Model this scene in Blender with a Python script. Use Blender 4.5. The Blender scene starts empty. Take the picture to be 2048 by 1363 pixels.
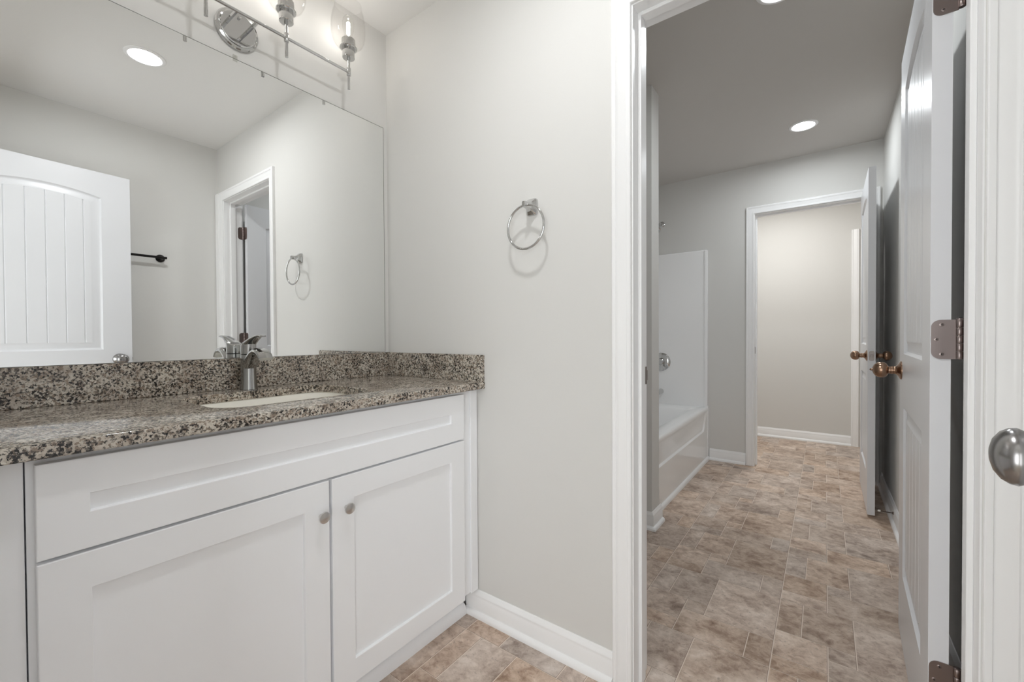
import bpy, bmesh, math, random
from mathutils import Vector, Matrix
PI = math.pi
rng = random.Random(7)
sc = bpy.context.scene
C = sc.collection

# ------------------------------------------------------------------ camera
F_PX, YAW, PITCH, ROLL = 848.27, 0.6355, -0.0123, -0.0054
EYE = Vector((-1.2300, -1.6114, 1.0736))
fw = Vector((math.cos(YAW)*math.cos(PITCH), math.sin(YAW)*math.cos(PITCH), math.sin(PITCH)))
rt = Vector((math.sin(YAW), -math.cos(YAW), 0))
up = rt.cross(fw)
r2 = rt*math.cos(ROLL)+up*math.sin(ROLL)
u2 = -rt*math.sin(ROLL)+up*math.cos(ROLL)
cd = bpy.data.cameras.new('camera')
cd.sensor_fit = 'HORIZONTAL'; cd.sensor_width = 36.0
cd.lens = 36.0*F_PX/2048.0
cd.clip_start = 0.01; cd.clip_end = 60
cam = bpy.data.objects.new('camera', cd); C.objects.link(cam)
M = Matrix.Identity(4)
for i, v in enumerate((r2, u2, -fw)):
    for j in range(3):
        M[j][i] = v[j]
M.translation = EYE
cam.matrix_world = M
sc.camera = cam

# ------------------------------------------------------------------ world, exposure, sampling quality
w = bpy.data.worlds.new('world'); sc.world = w; w.use_nodes = True
w.node_tree.nodes['Background'].inputs[0].default_value = (0.75, 0.8, 0.9, 1)
w.node_tree.nodes['Background'].inputs[1].default_value = 0.3
sc.view_settings.view_transform = 'Standard'
sc.view_settings.look = 'None'
sc.view_settings.exposure = 0.1
sc.view_settings.gamma = 1.0
sc.view_settings.use_curve_mapping = False
cy = sc.cycles
cy.use_denoising = True
try:
    cy.denoiser = 'OPENIMAGEDENOISE'
except Exception:
    pass
cy.max_bounces = 14; cy.diffuse_bounces = 8; cy.glossy_bounces = 8
cy.transmission_bounces = 8; cy.transparent_max_bounces = 16
cy.sample_clamp_indirect = 25.0
cy.blur_glossy = 0.6

# strengths of the lamps (used by their builders)
E_VANITY_DOWN = 225.0
E_BULB = 52.0
E_BATH_DOWN = 178.0
E_BATH_DOWN_NEAR = 138.0
E_FAR = 440.0
E_BED = 3.8  # glow of the added fill panes outside the entry doorway
E_BED2 = 4.2

# ------------------------------------------------------------------ materials
def srgb(r, g, b):
    f = lambda c: (c/255/12.92) if c/255 <= 0.04045 else ((c/255+0.055)/1.055)**2.4
    return (f(r), f(g), f(b), 1.0)

def mat(name, col=(0.8, 0.8, 0.8, 1), rough=0.5, metal=0.0, spec=0.5, coat=0.0):
    m = bpy.data.materials.new(name); m.use_nodes = True
    b = m.node_tree.nodes['Principled BSDF']
    b.inputs['Base Color'].default_value = col
    b.inputs['Roughness'].default_value = rough
    b.inputs['Metallic'].default_value = metal
    b.inputs['Specular IOR Level'].default_value = spec
    if coat:
        b.inputs['Coat Weight'].default_value = coat
        b.inputs['Coat Roughness'].default_value = 0.05
    return m

def nodes(m):
    return m.node_tree.nodes, m.node_tree.links, m.node_tree.nodes['Principled BSDF']

def add_bump(m, scale, dist, strength=0.2, detail=3):
    n, l, b = nodes(m)
    tc = n.new('ShaderNodeTexCoord'); t = n.new('ShaderNodeTexNoise'); bp = n.new('ShaderNodeBump')
    t.inputs['Scale'].default_value = scale; t.inputs['Detail'].default_value = detail
    bp.inputs['Strength'].default_value = strength; bp.inputs['Distance'].default_value = dist
    l.new(tc.outputs['Object'], t.inputs['Vector']); l.new(t.outputs['Fac'], bp.inputs['Height'])
    l.new(bp.outputs['Normal'], b.inputs['Normal'])
    return m

WALL = add_bump(mat('wall_paint', srgb(219, 218, 215), 0.75, spec=0.25), 260, 0.0006, 0.25)
CEIL = add_bump(mat('ceiling_paint', srgb(234, 233, 231), 0.9, spec=0.1), 200, 0.0006, 0.25)
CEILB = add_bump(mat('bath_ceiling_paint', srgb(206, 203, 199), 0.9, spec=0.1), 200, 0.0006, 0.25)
TRIM = mat('trim_white', srgb(244, 244, 244), 0.32, spec=0.45)
DOORW = mat('door_white', srgb(222, 223, 226), 0.30, spec=0.45)
CABW = mat('cabinet_white', srgb(244, 245, 247), 0.38, spec=0.4)
TUBW = mat('acrylic_white', srgb(246, 246, 246), 0.12, spec=0.5)
SINKW = mat('sink_porcelain', srgb(240, 237, 228), 0.12, spec=0.5)
CHROME = mat('chrome', (0.62, 0.62, 0.615, 1), 0.07, 1.0)
FCHROME = mat('faucet_chrome', (0.44, 0.44, 0.435, 1), 0.09, 1.0)
NICKEL = mat('satin_nickel', srgb(212, 210, 208), 0.26, 1.0)
NICKELD = mat('satin_nickel_dark', srgb(150, 148, 147), 0.24, 1.0)
HINGE = mat('hinge_nickel', srgb(146, 134, 131), 0.28, 1.0)
BRASS = mat('aged_brass', srgb(160, 131, 110), 0.24, 1.0)
BRONZE = mat('dark_bronze', srgb(28, 26, 25), 0.35, 0.6)
DARK = mat('screw_dark', srgb(40, 36, 34), 0.5, 0.4)
RUBBER = mat('rubber_white', srgb(225, 222, 216), 0.6)
STEEL = mat('spring_steel', srgb(120, 105, 95), 0.3, 1.0)
CARPET = add_bump(mat('carpet', srgb(176, 166, 152), 0.95, spec=0.0), 300, 0.004, 0.8)
MIRROR = mat('mirror_silver', (0.935, 0.945, 0.94, 1), 0.0, 1.0)
MEDGE = mat('mirror_edge', srgb(105, 108, 100), 0.3)
FRAMEIN = mat('latch_steel', srgb(150, 142, 138), 0.35, 1.0)

def clear(name, tint=(1, 1, 1, 1), ior=1.45):
    m = bpy.data.materials.new(name); m.use_nodes = True
    n, l = m.node_tree.nodes, m.node_tree.links
    n.clear()
    out = n.new('ShaderNodeOutputMaterial'); mx = n.new('ShaderNodeMixShader')
    tr = n.new('ShaderNodeBsdfTransparent'); gl = n.new('ShaderNodeBsdfGlossy'); fr = n.new('ShaderNodeLayerWeight'); pw = n.new('ShaderNodeMath'); ma = n.new('ShaderNodeMath')
    tr.inputs['Color'].default_value = tint
    gl.inputs['Roughness'].default_value = 0.02
    pw.operation = 'POWER'; pw.inputs[1].default_value = 3.0
    ma.operation = 'MULTIPLY_ADD'; ma.inputs[1].default_value = ior; ma.inputs[2].default_value = 0.03
    l.new(fr.outputs['Facing'], pw.inputs[0]); l.new(pw.outputs[0], ma.inputs[0])
    l.new(ma.outputs[0], mx.inputs[0]); l.new(tr.outputs[0], mx.inputs[1]); l.new(gl.outputs[0], mx.inputs[2])
    l.new(mx.outputs[0], out.inputs[0])
    return m
GLASS = clear('thin_clear_glass', (0.988, 0.985, 0.982, 1), 0.22)
BULBG = clear('bulb_glass', (0.99, 0.99, 0.985, 1), 0.25)
PLASTIC = clear('clear_plastic', (0.95, 0.95, 0.94, 1), 0.2)

def glow(name, col, strength):
    m = bpy.data.materials.new(name); m.use_nodes = True
    n, l, b = nodes(m)
    b.inputs['Base Color'].default_value = (0.8, 0.8, 0.8, 1)
    b.inputs['Emission Color'].default_value = col
    b.inputs['Emission Strength'].default_value = strength
    return m
LENS_V = glow('lens_vanity', (0.97, 0.985, 1, 1), E_VANITY_DOWN)
LENS_B = glow('lens_bath', (0.92, 0.97, 1, 1), E_BATH_DOWN)
LENS_N = glow('lens_bath_near', (0.92, 0.97, 1, 1), E_BATH_DOWN_NEAR)
LENS_F = glow('lens_far', (0.98, 0.975, 0.96, 1), E_FAR)
LENS_BED2 = glow('added_window_glow_north', (0.93, 0.97, 1, 1), E_BED2)
LENS_BED = glow('added_window_glow', (0.93, 0.97, 1, 1), E_BED)
FILAM = glow('filament', (1, 0.965, 0.92, 1), E_BULB)

def ramp(n, stops):
    r = n.new('ShaderNodeValToRGB')
    cr = r.color_ramp
    while len(cr.elements) > 1:
        cr.elements.remove(cr.elements[-1])
    cr.elements[0].position = stops[0][0]; cr.elements[0].color = stops[0][1]
    for p, c in stops[1:]:
        e = cr.elements.new(p); e.color = c
    return r

def granite():
    m = mat('speckled_granite', rough=0.10, spec=0.5)
    n, l, b = nodes(m)
    tc = n.new('ShaderNodeTexCoord')
    def noise(scale, detail=4, rough=0.6, off=0):
        t = n.new('ShaderNodeTexNoise'); t.inputs['Scale'].default_value = scale
        t.inputs['Detail'].default_value = detail; t.inputs['Roughness'].default_value = rough
        mp = n.new('ShaderNodeMapping'); mp.inputs['Location'].default_value = (off, off*0.7, off*1.3)
        l.new(tc.outputs['Object'], mp.inputs['Vector']); l.new(mp.outputs[0], t.inputs['Vector'])
        return t
    v = n.new('ShaderNodeTexVoronoi'); v.inputs['Scale'].default_value = 195
    wn = noise(120, 3, 0.6, 9)
    vm = n.new('ShaderNodeVectorMath'); vm.operation = 'MULTIPLY_ADD'
    l.new(wn.outputs['Color'], vm.inputs[0]); vm.inputs[1].default_value = (0.012, 0.012, 0.012)
    l.new(tc.outputs['Object'], vm.inputs[2]); l.new(vm.outputs[0], v.inputs['Vector'])
    sep = n.new('ShaderNodeSeparateColor'); l.new(v.outputs['Color'], sep.inputs[0])
    base = ramp(n, [(0.0, srgb(208, 201, 189)), (0.34, srgb(196, 187, 174)), (0.39, srgb(150, 136, 122)),
                    (0.64, srgb(130, 117, 104)), (0.70, srgb(190, 182, 169)), (1.0, srgb(214, 208, 197))])
    l.new(sep.outputs[0], base.inputs[0])
    # taupe clouds
    cl = noise(16, 3, 0.6, 3)
    cr = ramp(n, [(0.42, (0, 0, 0, 1)), (0.62, (1, 1, 1, 1))])
    l.new(cl.outputs['Fac'], cr.inputs[0])
    mx = n.new('ShaderNodeMix'); mx.data_type = 'RGBA'
    mul = n.new('ShaderNodeMath'); mul.operation = 'MULTIPLY'; mul.inputs[1].default_value = 0.45
    l.new(cr.outputs[0], mul.inputs[0]); l.new(mul.outputs[0], mx.inputs[0])
    l.new(base.outputs[0], mx.inputs[6]); mx.inputs[7].default_value = srgb(138, 121, 107)
    # black flecks
    bl = noise(160, 4, 0.72, 17)
    bl2 = noise(30, 2, 0.5, 31)
    ad = n.new('ShaderNodeMath'); ad.operation = 'MULTIPLY_ADD'; ad.inputs[1].default_value = 0.28
    l.new(bl2.outputs['Fac'], ad.inputs[0]); l.new(bl.outputs['Fac'], ad.inputs[2])
    br = ramp(n, [(0.0, (0, 0, 0, 1)), (0.667, (0, 0, 0, 1)), (0.697, (1, 1, 1, 1))])
    l.new(ad.outputs[0], br.inputs[0])
    mx2 = n.new('ShaderNodeMix'); mx2.data_type = 'RGBA'
    l.new(br.outputs[0], mx2.inputs[0]); l.new(mx.outputs[2], mx2.inputs[6]); mx2.inputs[7].default_value = srgb(34, 30, 28)
    # grey flecks
    gl = noise(118, 4, 0.7, 44)
    gr = ramp(n, [(0.0, (0, 0, 0, 1)), (0.567, (0, 0, 0, 1)), (0.60, (1, 1, 1, 1))])
    l.new(gl.outputs['Fac'], gr.inputs[0])
    mu3 = n.new('ShaderNodeMath'); mu3.operation = 'MULTIPLY'; mu3.inputs[1].default_value = 0.8
    l.new(gr.outputs[0], mu3.inputs[0])
    mx3 = n.new('ShaderNodeMix'); mx3.data_type = 'RGBA'
    l.new(mu3.outputs[0], mx3.inputs[0]); l.new(mx2.outputs[2], mx3.inputs[6]); mx3.inputs[7].default_value = srgb(84, 79, 72)
    l.new(mx3.outputs[2], b.inputs['Base Color'])
    return m
GRANITE = granite()

def vinyl():
    m = mat('vinyl_tile', rough=0.42, spec=0.35)
    n, l, b = nodes(m)
    tc = n.new('ShaderNodeTexCoord')
    at = n.new('ShaderNodeAttribute'); at.attribute_name = 'tile_random'
    ofs = n.new('ShaderNodeVectorMath'); ofs.operation = 'SCALE'; ofs.inputs['Scale'].default_value = 37.0
    l.new(at.outputs['Color'], ofs.inputs[0])
    ad = n.new('ShaderNodeVectorMath'); ad.operation = 'ADD'
    l.new(tc.outputs['Object'], ad.inputs[0]); l.new(ofs.outputs[0], ad.inputs[1])
    mp = n.new('ShaderNodeMapping'); mp.inputs['Scale'].default_value = (1.12, 0.92, 1)
    l.new(ad.outputs[0], mp.inputs['Vector'])
    t1 = n.new('ShaderNodeTexNoise'); t1.inputs['Scale'].default_value = 8.5; t1.inputs['Detail'].default_value = 10
    t1.inputs['Roughness'].default_value = 0.68; t1.inputs['Distortion'].default_value = 0.35
    l.new(mp.outputs[0], t1.inputs['Vector'])
    r1 = ramp(n, [(0.32, srgb(124, 102, 88)), (0.42, srgb(167, 144, 127)), (0.50, srgb(197, 176, 159)), (0.57, srgb(214, 195, 179)), (0.68, srgb(234, 219, 206))])
    l.new(t1.outputs['Fac'], r1.inputs[0])
    sp = n.new('ShaderNodeSeparateColor'); l.new(at.outputs['Color'], sp.inputs[0])
    hv = n.new('ShaderNodeHueSaturation')
    mr = n.new('ShaderNodeMapRange'); mr.inputs['To Min'].default_value = 0.87; mr.inputs['To Max'].default_value = 1.09
    l.new(sp.outputs[0], mr.inputs['Value']); l.new(mr.outputs[0], hv.inputs['Value'])
    mr2 = n.new('ShaderNodeMapRange'); mr2.inputs['To Min'].default_value = 0.72; mr2.inputs['To Max'].default_value = 1.15
    l.new(sp.outputs[1], mr2.inputs['Value']); l.new(mr2.outputs[0], hv.inputs['Saturation'])
    l.new(r1.outputs[0], hv.inputs['Color'])
    # fine wisps over the clouds
    t3 = n.new('ShaderNodeTexNoise'); t3.inputs['Scale'].default_value = 34; t3.inputs['Detail'].default_value = 7
    t3.inputs['Roughness'].default_value = 0.7; t3.inputs['Distortion'].default_value = 0.6
    l.new(mp.outputs[0], t3.inputs['Vector'])
    wm = n.new('ShaderNodeMix'); wm.data_type = 'FLOAT'; wm.inputs[0].default_value = 0.36
    l.new(t1.outputs['Fac'], wm.inputs[2]); l.new(t3.outputs['Fac'], wm.inputs[3]); l.new(wm.outputs[0], r1.inputs[0])
    # fine dark pores
    t2 = n.new('ShaderNodeTexNoise'); t2.inputs['Scale'].default_value = 70; t2.inputs['Detail'].default_value = 5
    t2.inputs['Roughness'].default_value = 0.7
    l.new(mp.outputs[0], t2.inputs['Vector'])
    r2_ = ramp(n, [(0.0, (1, 1, 1, 1)), (0.33, (1, 1, 1, 1)), (0.42, (0, 0, 0, 1))])
    l.new(t2.outputs['Fac'], r2_.inputs[0])
    mu = n.new('ShaderNodeMath'); mu.operation = 'MULTIPLY'; mu.inputs[1].default_value = 0.5
    l.new(r2_.outputs[0], mu.inputs[0])
    mx = n.new('ShaderNodeMix'); mx.data_type = 'RGBA'
    l.new(mu.outputs[0], mx.inputs[0]); l.new(hv.outputs[0], mx.inputs[6]); mx.inputs[7].default_value = srgb(122, 106, 95)
    l.new(mx.outputs[2], b.inputs['Base Color'])
    return m
VINYL = vinyl()
GROUT = mat('vinyl_joint', srgb(226, 212, 198), 0.5, spec=0.3)
GROUTD = mat('vinyl_joint_dark', srgb(140, 122, 110), 0.5, spec=0.3)

# ------------------------------------------------------------------ mesh helpers
class MB:
    def __init__(s):
        s.v = []; s.f = []; s.mi = []
    def vert(s, p):
        s.v.append(tuple(p)); return len(s.v)-1
    def face(s, idx, mi=0):
        s.f.append(tuple(idx)); s.mi.append(mi)
    def box(s, x0, x1, y0, y1, z0, z1, mi=0):
        x0, x1 = min(x0, x1), max(x0, x1); y0, y1 = min(y0, y1), max(y0, y1); z0, z1 = min(z0, z1), max(z0, z1)
        b = len(s.v)
        for z in (z0, z1):
            for x, y in ((x0, y0), (x1, y0), (x1, y1), (x0, y1)):
                s.v.append((x, y, z))
        for q in ((3, 2, 1, 0), (4, 5, 6, 7), (0, 1, 5, 4), (1, 2, 6, 5), (2, 3, 7, 6), (3, 0, 4, 7)):
            s.face([b+i for i in q], mi)
        return s
    def rings(s, rings, cap0=True, cap1=True, closed=True, mi=0):
        b = len(s.v); n = len(rings[0])
        for r in rings:
            for p in r:
                s.v.append(tuple(p))
        for i in range(len(rings)-1):
            for j in range(n if closed else n-1):
                k = (j+1) % n
                s.face((b+i*n+j, b+i*n+k, b+(i+1)*n+k, b+(i+1)*n+j), mi)
        if cap0:
            s.face([b+j for j in reversed(range(n))], mi)
        if cap1:
            o = b+(len(rings)-1)*n
            s.face([o+j for j in range(n)], mi)
        return s
    def lathe(s, prof, origin=(0, 0, 0), axis=(0, 0, 1), n=32, cap0=True, cap1=True, mi=0):
        """prof: (radius, height along axis)"""
        a = Vector(axis).normalized()
        t = Vector((1, 0, 0)) if abs(a.x) < 0.9 else Vector((0, 1, 0))
        u = a.cross(t).normalized(); v = a.cross(u)
        o = Vector(origin)
        rr = [[o+a*h+(u*math.cos(2*PI*k/n)+v*math.sin(2*PI*k/n))*max(r, 1e-5) for k in range(n)] for r, h in prof]
        return s.rings(rr, cap0, cap1, True, mi)
    def cyl(s, p0, p1, r, n=16, mi=0):
        p0, p1 = Vector(p0), Vector(p1)
        return s.lathe([(r, 0), (r, (p1-p0).length)], p0, p1-p0, n, mi=mi)
    def tube(s, pts, r, n=12, mi=0, cap=True):
        pts = [Vector(p) for p in pts]; rr = []
        for i, p in enumerate(pts):
            d = (pts[min(i+1, len(pts)-1)]-pts[max(i-1, 0)]).normalized()
            t = Vector((0, 0, 1)) if abs(d.z) < 0.95 else Vector((1, 0, 0))
            u = d.cross(t).normalized(); v = u.cross(d)
            ri = r[i] if isinstance(r, (list, tuple)) else r
            rr.append([p+(u*math.cos(2*PI*k/n)-v*math.sin(2*PI*k/n))*ri for k in range(n)])
        return s.rings(rr, cap, cap, True, mi)
    def torus(s, center, axis, R, r, n=64, m=12, a0=0, mi=0):
        a = Vector(axis).normalized()
        t = Vector((0, 0, 1)) if abs(a.z) < 0.9 else Vector((1, 0, 0))
        u = a.cross(t).normalized(); v = a.cross(u); c = Vector(center)
        b = len(s.v)
        for i in range(n):
            d = u*math.cos(2*PI*i/n)+v*math.sin(2*PI*i/n)
            for j in range(m):
                s.v.append(tuple(c+d*(R+r*math.cos(2*PI*j/m))+a*(r*math.sin(2*PI*j/m))))
        for i in range(n):
            for j in range(m):
                i2, j2 = (i+1) % n, (j+1) % m
                s.face((b+i*m+j, b+i2*m+j, b+i2*m+j2, b+i*m+j2), mi)
        return s
    def sections(s, secs, n=24, power=2.0, mi=0, cap=True):
        """secs: (center, u, v, ru, rv) superellipse sections"""
        rr = []
        for c, u, v, ru, rv in secs:
            c, u, v = Vector(c), Vector(u).normalized(), Vector(v).normalized()
            ring = []
            for k in range(n):
                ct, st = math.cos(2*PI*k/n), math.sin(2*PI*k/n)
                e = 2.0/power
                ring.append(c+u*(ru*math.copysign(abs(ct)**e, ct))+v*(rv*math.copysign(abs(st)**e, st)))
            rr.append(ring)
        return s.rings(rr, cap, cap, True, mi)
    def extrude_path(s, prof, path, closed=False, mi=0):
        """prof: (offset to the left-hand normal, z), path: 2-D points in plan; mitred corners"""
        n = len(path); rr = []
        for i, p in enumerate(path):
            p = Vector(p)
            def nrm(a, b):
                d = (Vector(b)-Vector(a)).normalized(); return Vector((-d.y, d.x))
            ns = []
            if i > 0: ns.append(nrm(path[i-1], path[i]))
            if i < n-1: ns.append(nrm(path[i], path[i+1]))
            if len(ns) == 2:
                m_ = (ns[0]+ns[1]); m_ = m_/(1+ns[0].dot(ns[1]))
            else:
                m_ = ns[0]
            rr.append([(p.x+m_.x*o, p.y+m_.y*o, z) for o, z in prof])
        return s.rings(rr, True, True, True, mi)
    def build(s, name, mats, parent=None, loc=None, rot=None, smooth=35, bevel=0, bseg=2, fix=True):
        me = bpy.data.meshes.new(name)
        me.from_pydata(s.v, [], s.f)
        if not isinstance(mats, (list, tuple)):
            mats = [mats]
        for m_ in mats:
            me.materials.append(m_)
        me.polygons.foreach_set('material_index', s.mi)
        if fix:
            bm = bmesh.new(); bm.from_mesh(me)
            bmesh.ops.recalc_face_normals(bm, faces=bm.faces)
            bm.to_mesh(me); bm.free()
        me.update()
        if smooth:
            me.polygons.foreach_set('use_smooth', [True]*len(me.polygons))
            me.set_sharp_from_angle(angle=math.radians(smooth))
        o = bpy.data.objects.new(name, me); C.objects.link(o)
        if parent: o.parent = parent
        if loc: o.location = loc
        if rot: o.rotation_euler = rot
        if bevel:
            b = o.modifiers.new('bevel', 'BEVEL'); b.width = bevel; b.segments = bseg
            b.limit_method = 'ANGLE'; b.angle_limit = math.radians(40); b.harden_normals = False
        return o

def empty(name, loc=(0, 0, 0), rz=0.0, parent=None):
    o = bpy.data.objects.new(name, None); C.objects.link(o)
    o.empty_display_size = 0.05
    o.location = loc; o.rotation_euler = (0, 0, rz)
    if parent: o.parent = parent
    return o

def tag(o, label=None, cat=None, group=None, kind=None):
    if label: o['label'] = label
    if cat: o['category'] = cat
    if group: o['group'] = group
    if kind: o['kind'] = kind
    return o

def struct(o, label=None, cat=None):
    return tag(o, label, cat, None, 'structure')

# ------------------------------------------------------------------ dimensions
H = 2.44
XW = 0.0                    # partition between vanity room and bath: x 0 .. 0.115
XT = 0.115
YF = -1.975                 # vanity room's front wall (behind the open entry door)
XL = -1.245                 # vanity room's left wall
YH = -1.940                 # bath's right wall
XE = 2.720                  # bath's end wall, 2.720 .. 2.835
XB = 3.960                  # end of the far room
YD0, YD1 = -1.153, -1.861   # doorway jamb faces
ZD = 2.045
JT = 0.003                  # jamb lining thickness

# ------------------------------------------------------------------ room shell
def wall(name, boxes, label):
    m = MB()
    for b in boxes:
        m.box(*b)
    return struct(m.build(name, WALL, smooth=0), label, 'wall')

wall('wall_back', [(XL-0.115, 4.10, 0.0, 0.12, 0, H)], 'light grey wall behind the big vanity mirror')
wall('wall_right', [(0, XT, YD0+JT, 0, 0, H), (0, XT, YF, YD1-JT, 0, H), (0, XT, YD1-JT, YD0+JT, ZD+JT, H)],
     'light grey wall with the towel ring and the open doorway')
wall('wall_front', [(XL-0.115, 0.0, YF-0.12, YF, 0, H)], 'light grey wall behind the open beadboard door and towel bar')
LD0, LD1 = -1.070, -1.790
wall('wall_left', [(XL-0.115, XL, LD0+JT, 0, 0, H), (XL-0.115, XL, YF, LD1-JT, 0, H), (XL-0.115, XL, LD1-JT, LD0+JT, ZD+JT, H)],
     'wall with the entry doorway at the end of the vanity')
wall('wall_bath_right', [(XT, XE, YH-0.12, YH, 0, H)], 'grey bath wall behind the two open doors')
wall('wall_bath_end', [(XE, XE+0.115, YD0+JT, 0, 0, H), (XE, XE+0.115, -2.45, YD1-JT, 0, H), (XE, XE+0.115, YD1-JT, YD0+JT, ZD+JT, H)],
     'grey end wall of the bath beside the tub')
wall('wall_alcove', [(1.105, 1.228, -0.845, 0, 0, H)], 'short grey partition wall at the head of the tub')
wall('wall_far_end', [(XB, XB+0.12, -2.45, 0, 0, H)], 'pale wall seen through the far doorway')
wall('wall_far_right', [(XE+0.115, XB, -2.45, -2.33, 0, H)], 'right wall of the far room')
BX = -2.50
WZ0, WZ1 = 0.12, 1.80                              # two unseen windows added to the room outside, sized as fill light
WIN = ((-2.95, -1.45, LENS_BED, 'added tall glowing pane for fill light, opposite the entry doorway outside the vanity room'),
       (-1.10, 0.55, LENS_BED2, 'second added tall glowing pane for fill light, outside the vanity room nearer the mirror wall'))
bxs = [(BX, XL-0.115, -3.3, -3.18, 0, H), (XL-0.115, XL, -3.3, YF-0.12, 0, H), (BX, XL-0.115, 1.0, 1.12, 0, H), (XL-0.115, XL, 0.12, 1.12, 0, H)]
ys = [-3.3]+[v for a_ in WIN for v in a_[:2]]+[1.12]
for k in range(0, len(ys), 2):
    bxs.append((BX-0.12, BX, ys[k], ys[k+1], 0, H))
for a_ in WIN:
    bxs += [(BX-0.12, BX, a_[0], a_[1], 0, WZ0), (BX-0.12, BX, a_[0], a_[1], WZ1, H)]
wall('wall_bedroom', bxs, 'walls of the room outside the entry doorway')
for k, (wa, wb, lens, lab) in enumerate(WIN):
    wi = empty('added_window_%d' % (k+1), (BX, (wa+wb)/2, WZ0)); struct(wi, lab, 'added_window')
    m = MB(); hw_, hh_ = (wb-wa)/2, WZ1-WZ0
    for b_ in ((-0.10, -0.05, -hw_, -hw_+0.05, 0, hh_), (-0.10, -0.05, hw_-0.05, hw_, 0, hh_), (-0.10, -0.05, -hw_+0.05, hw_-0.05, 0, 0.05), (-0.10, -0.05, -hw_+0.05, hw_-0.05, hh_-0.05, hh_),
               (-0.095, -0.055, -0.02, 0.02, 0.05, hh_-0.05)):
        m.box(*b_)
    m.build('added_window_frame', TRIM, wi, smooth=0)
    m = MB(); m.box(-0.085, -0.08, -hw_+0.05, hw_-0.05, 0.05, hh_-0.05)
    m.build('pane', lens, wi, smooth=0)  # glowing pane added to fill the vanity room with light
struct(MB().box(-2.62, XT, -3.3, 1.12, H, H+0.1).build('ceiling', CEIL, smooth=0), 'smooth off-white ceiling of the vanity room', 'ceiling')
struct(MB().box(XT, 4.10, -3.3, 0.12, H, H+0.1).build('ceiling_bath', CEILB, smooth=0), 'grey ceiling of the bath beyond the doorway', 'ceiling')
struct(MB().box(-2.62, XL-0.06, -3.3, 1.12, -0.1, -0.002).build('floor_bedroom', CARPET, smooth=0), 'beige carpet outside the entry doorway', 'floor')

# vinyl tile floor: one sheet printed with a repeating pattern of six tile sizes
def floor():
    UX, UY, X0, Y0 = 0.0739, 0.0762, 0.350, -1.472
    cell = [(0, 2, 0, 1), (0, 2, 1, 4), (2, 6, 0, 3), (2, 3, 3, 4), (0, 1, 4, 6), (1, 3, 4, 6), (3, 6, 3, 5), (3, 6, 5, 6)]
    x_min, x_max, y_min, y_max = XL-0.06, XB+0.05, -2.40, 0.0
    m = MB(); cols = []
    g = 0.0014
    def quad(x0, x1, y0, y1, z, mi, col):
        x0, x1 = max(x0, x_min), min(x1, x_max); y0, y1 = max(y0, y_min), min(y1, y_max)
        if x1-x0 < 1e-4 or y1-y0 < 1e-4:
            return
        b = len(m.v)
        m.v += [(x0, y0, z), (x1, y0, z), (x1, y1, z), (x0, y1, z)]
        m.face((b, b+1, b+2, b+3), mi); cols.extend([col]*4)
    i0 = int(math.floor((x_min-X0)/(6*UX)))-1; i1 = int(math.ceil((x_max-X0)/(6*UX)))+1
    j0 = int(math.floor((y_min-Y0)/(6*UY)))-1; j1 = int(math.ceil((y_max-Y0)/(6*UY)))+1
    R = random.Random(21)
    for i in range(i0, i1):
        for j in range(j0, j1):
            for a, b_, c, d in cell:
                x0, x1 = X0+(6*i+a)*UX, X0+(6*i+b_)*UX
                y0, y1 = Y0+(6*j+c)*UY, Y0+(6*j+d)*UY
                col = (R.random(), R.random(), R.random(), 1)
                # joints: a pale and a dark hairline round every tile
                quad(x0, x1, y0, y0+2*g, 0, 1, col); quad(x0, x0+g, y0+2*g, y1, 0, 1, col)
                quad(x0+g, x1, y0+2*g, y0+3*g, 0, 2, col); quad(x0+g, x0+2*g, y0+3*g, y1, 0, 2, col)
                quad(x0+2*g, x1, y0+3*g, y1, 0, 0, col)
    o = m.build('floor', [VINYL, GROUT, GROUTD], smooth=0, fix=False)
    ca = o.data.color_attributes.new('tile_random', 'FLOAT_COLOR', 'POINT')
    flat = [c for col in cols for c in col]
    ca.data.foreach_set('color', flat)
    # sheet thickness below
    return struct(o, 'brown stone-look vinyl tile floor', 'floor')
floor()
struct(MB().box(XL-0.06, XB+0.05, -2.40, 0.0, -0.1, -0.001).build('floor_slab', GROUTD, smooth=0), 'floor sheet under the vinyl tiles', 'floor')

# baseboards -------------------------------------------------------
BB = [(0, 0), (0.027, 0), (0.027, 0.008), (0.0235, 0.0165), (0.018, 0.0205), (0.0135, 0.022), (0.0135, 0.070), (0.0115, 0.0735), (0.0125, 0.077),
      (0.011, 0.082), (0.007, 0.0865), (0.0055, 0.0915), (0.003, 0.0955), (0, 0.0955)]
def base(name, path, label, prof=BB):
    # path runs so that the room lies to the left of its direction
    return struct(MB().extrude_path(prof, path).build(name, TRIM, smooth=50), label, 'baseboard')
base('baseboard_right', [(0, -1.0905), (0, -0.484)], 'white baseboard under the towel ring, from vanity to door casing')
base('baseboard_front', [(XL, YF), (0, YF)], 'white baseboard behind the open entry door')
base('baseboard_bath_right', [(XT, YH), (XE-0.0, YH), (XE, YH), (XE, YH+0.02)][:2], 'white baseboard behind the two open doors in the bath')
base('baseboard_bath_end', [(XE, -1.0895), (XE, -0.815)], 'white baseboard between tub and far door casing')
base('baseboard_alcove', [(1.252, -0.845), (1.105, -0.845), (1.105, -0.002)][::1], 'white baseboard wrapped round the partition at the tub')
base('baseboard_far', [(XB, -1.8145), (XB, -0.01)][::1], 'white baseboard of the pale wall in the far room')
base('baseboard_bath_left', [(XT, -0.01), (XT, -1.0905)], 'white baseboard on the bath side of the doorway wall')

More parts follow.
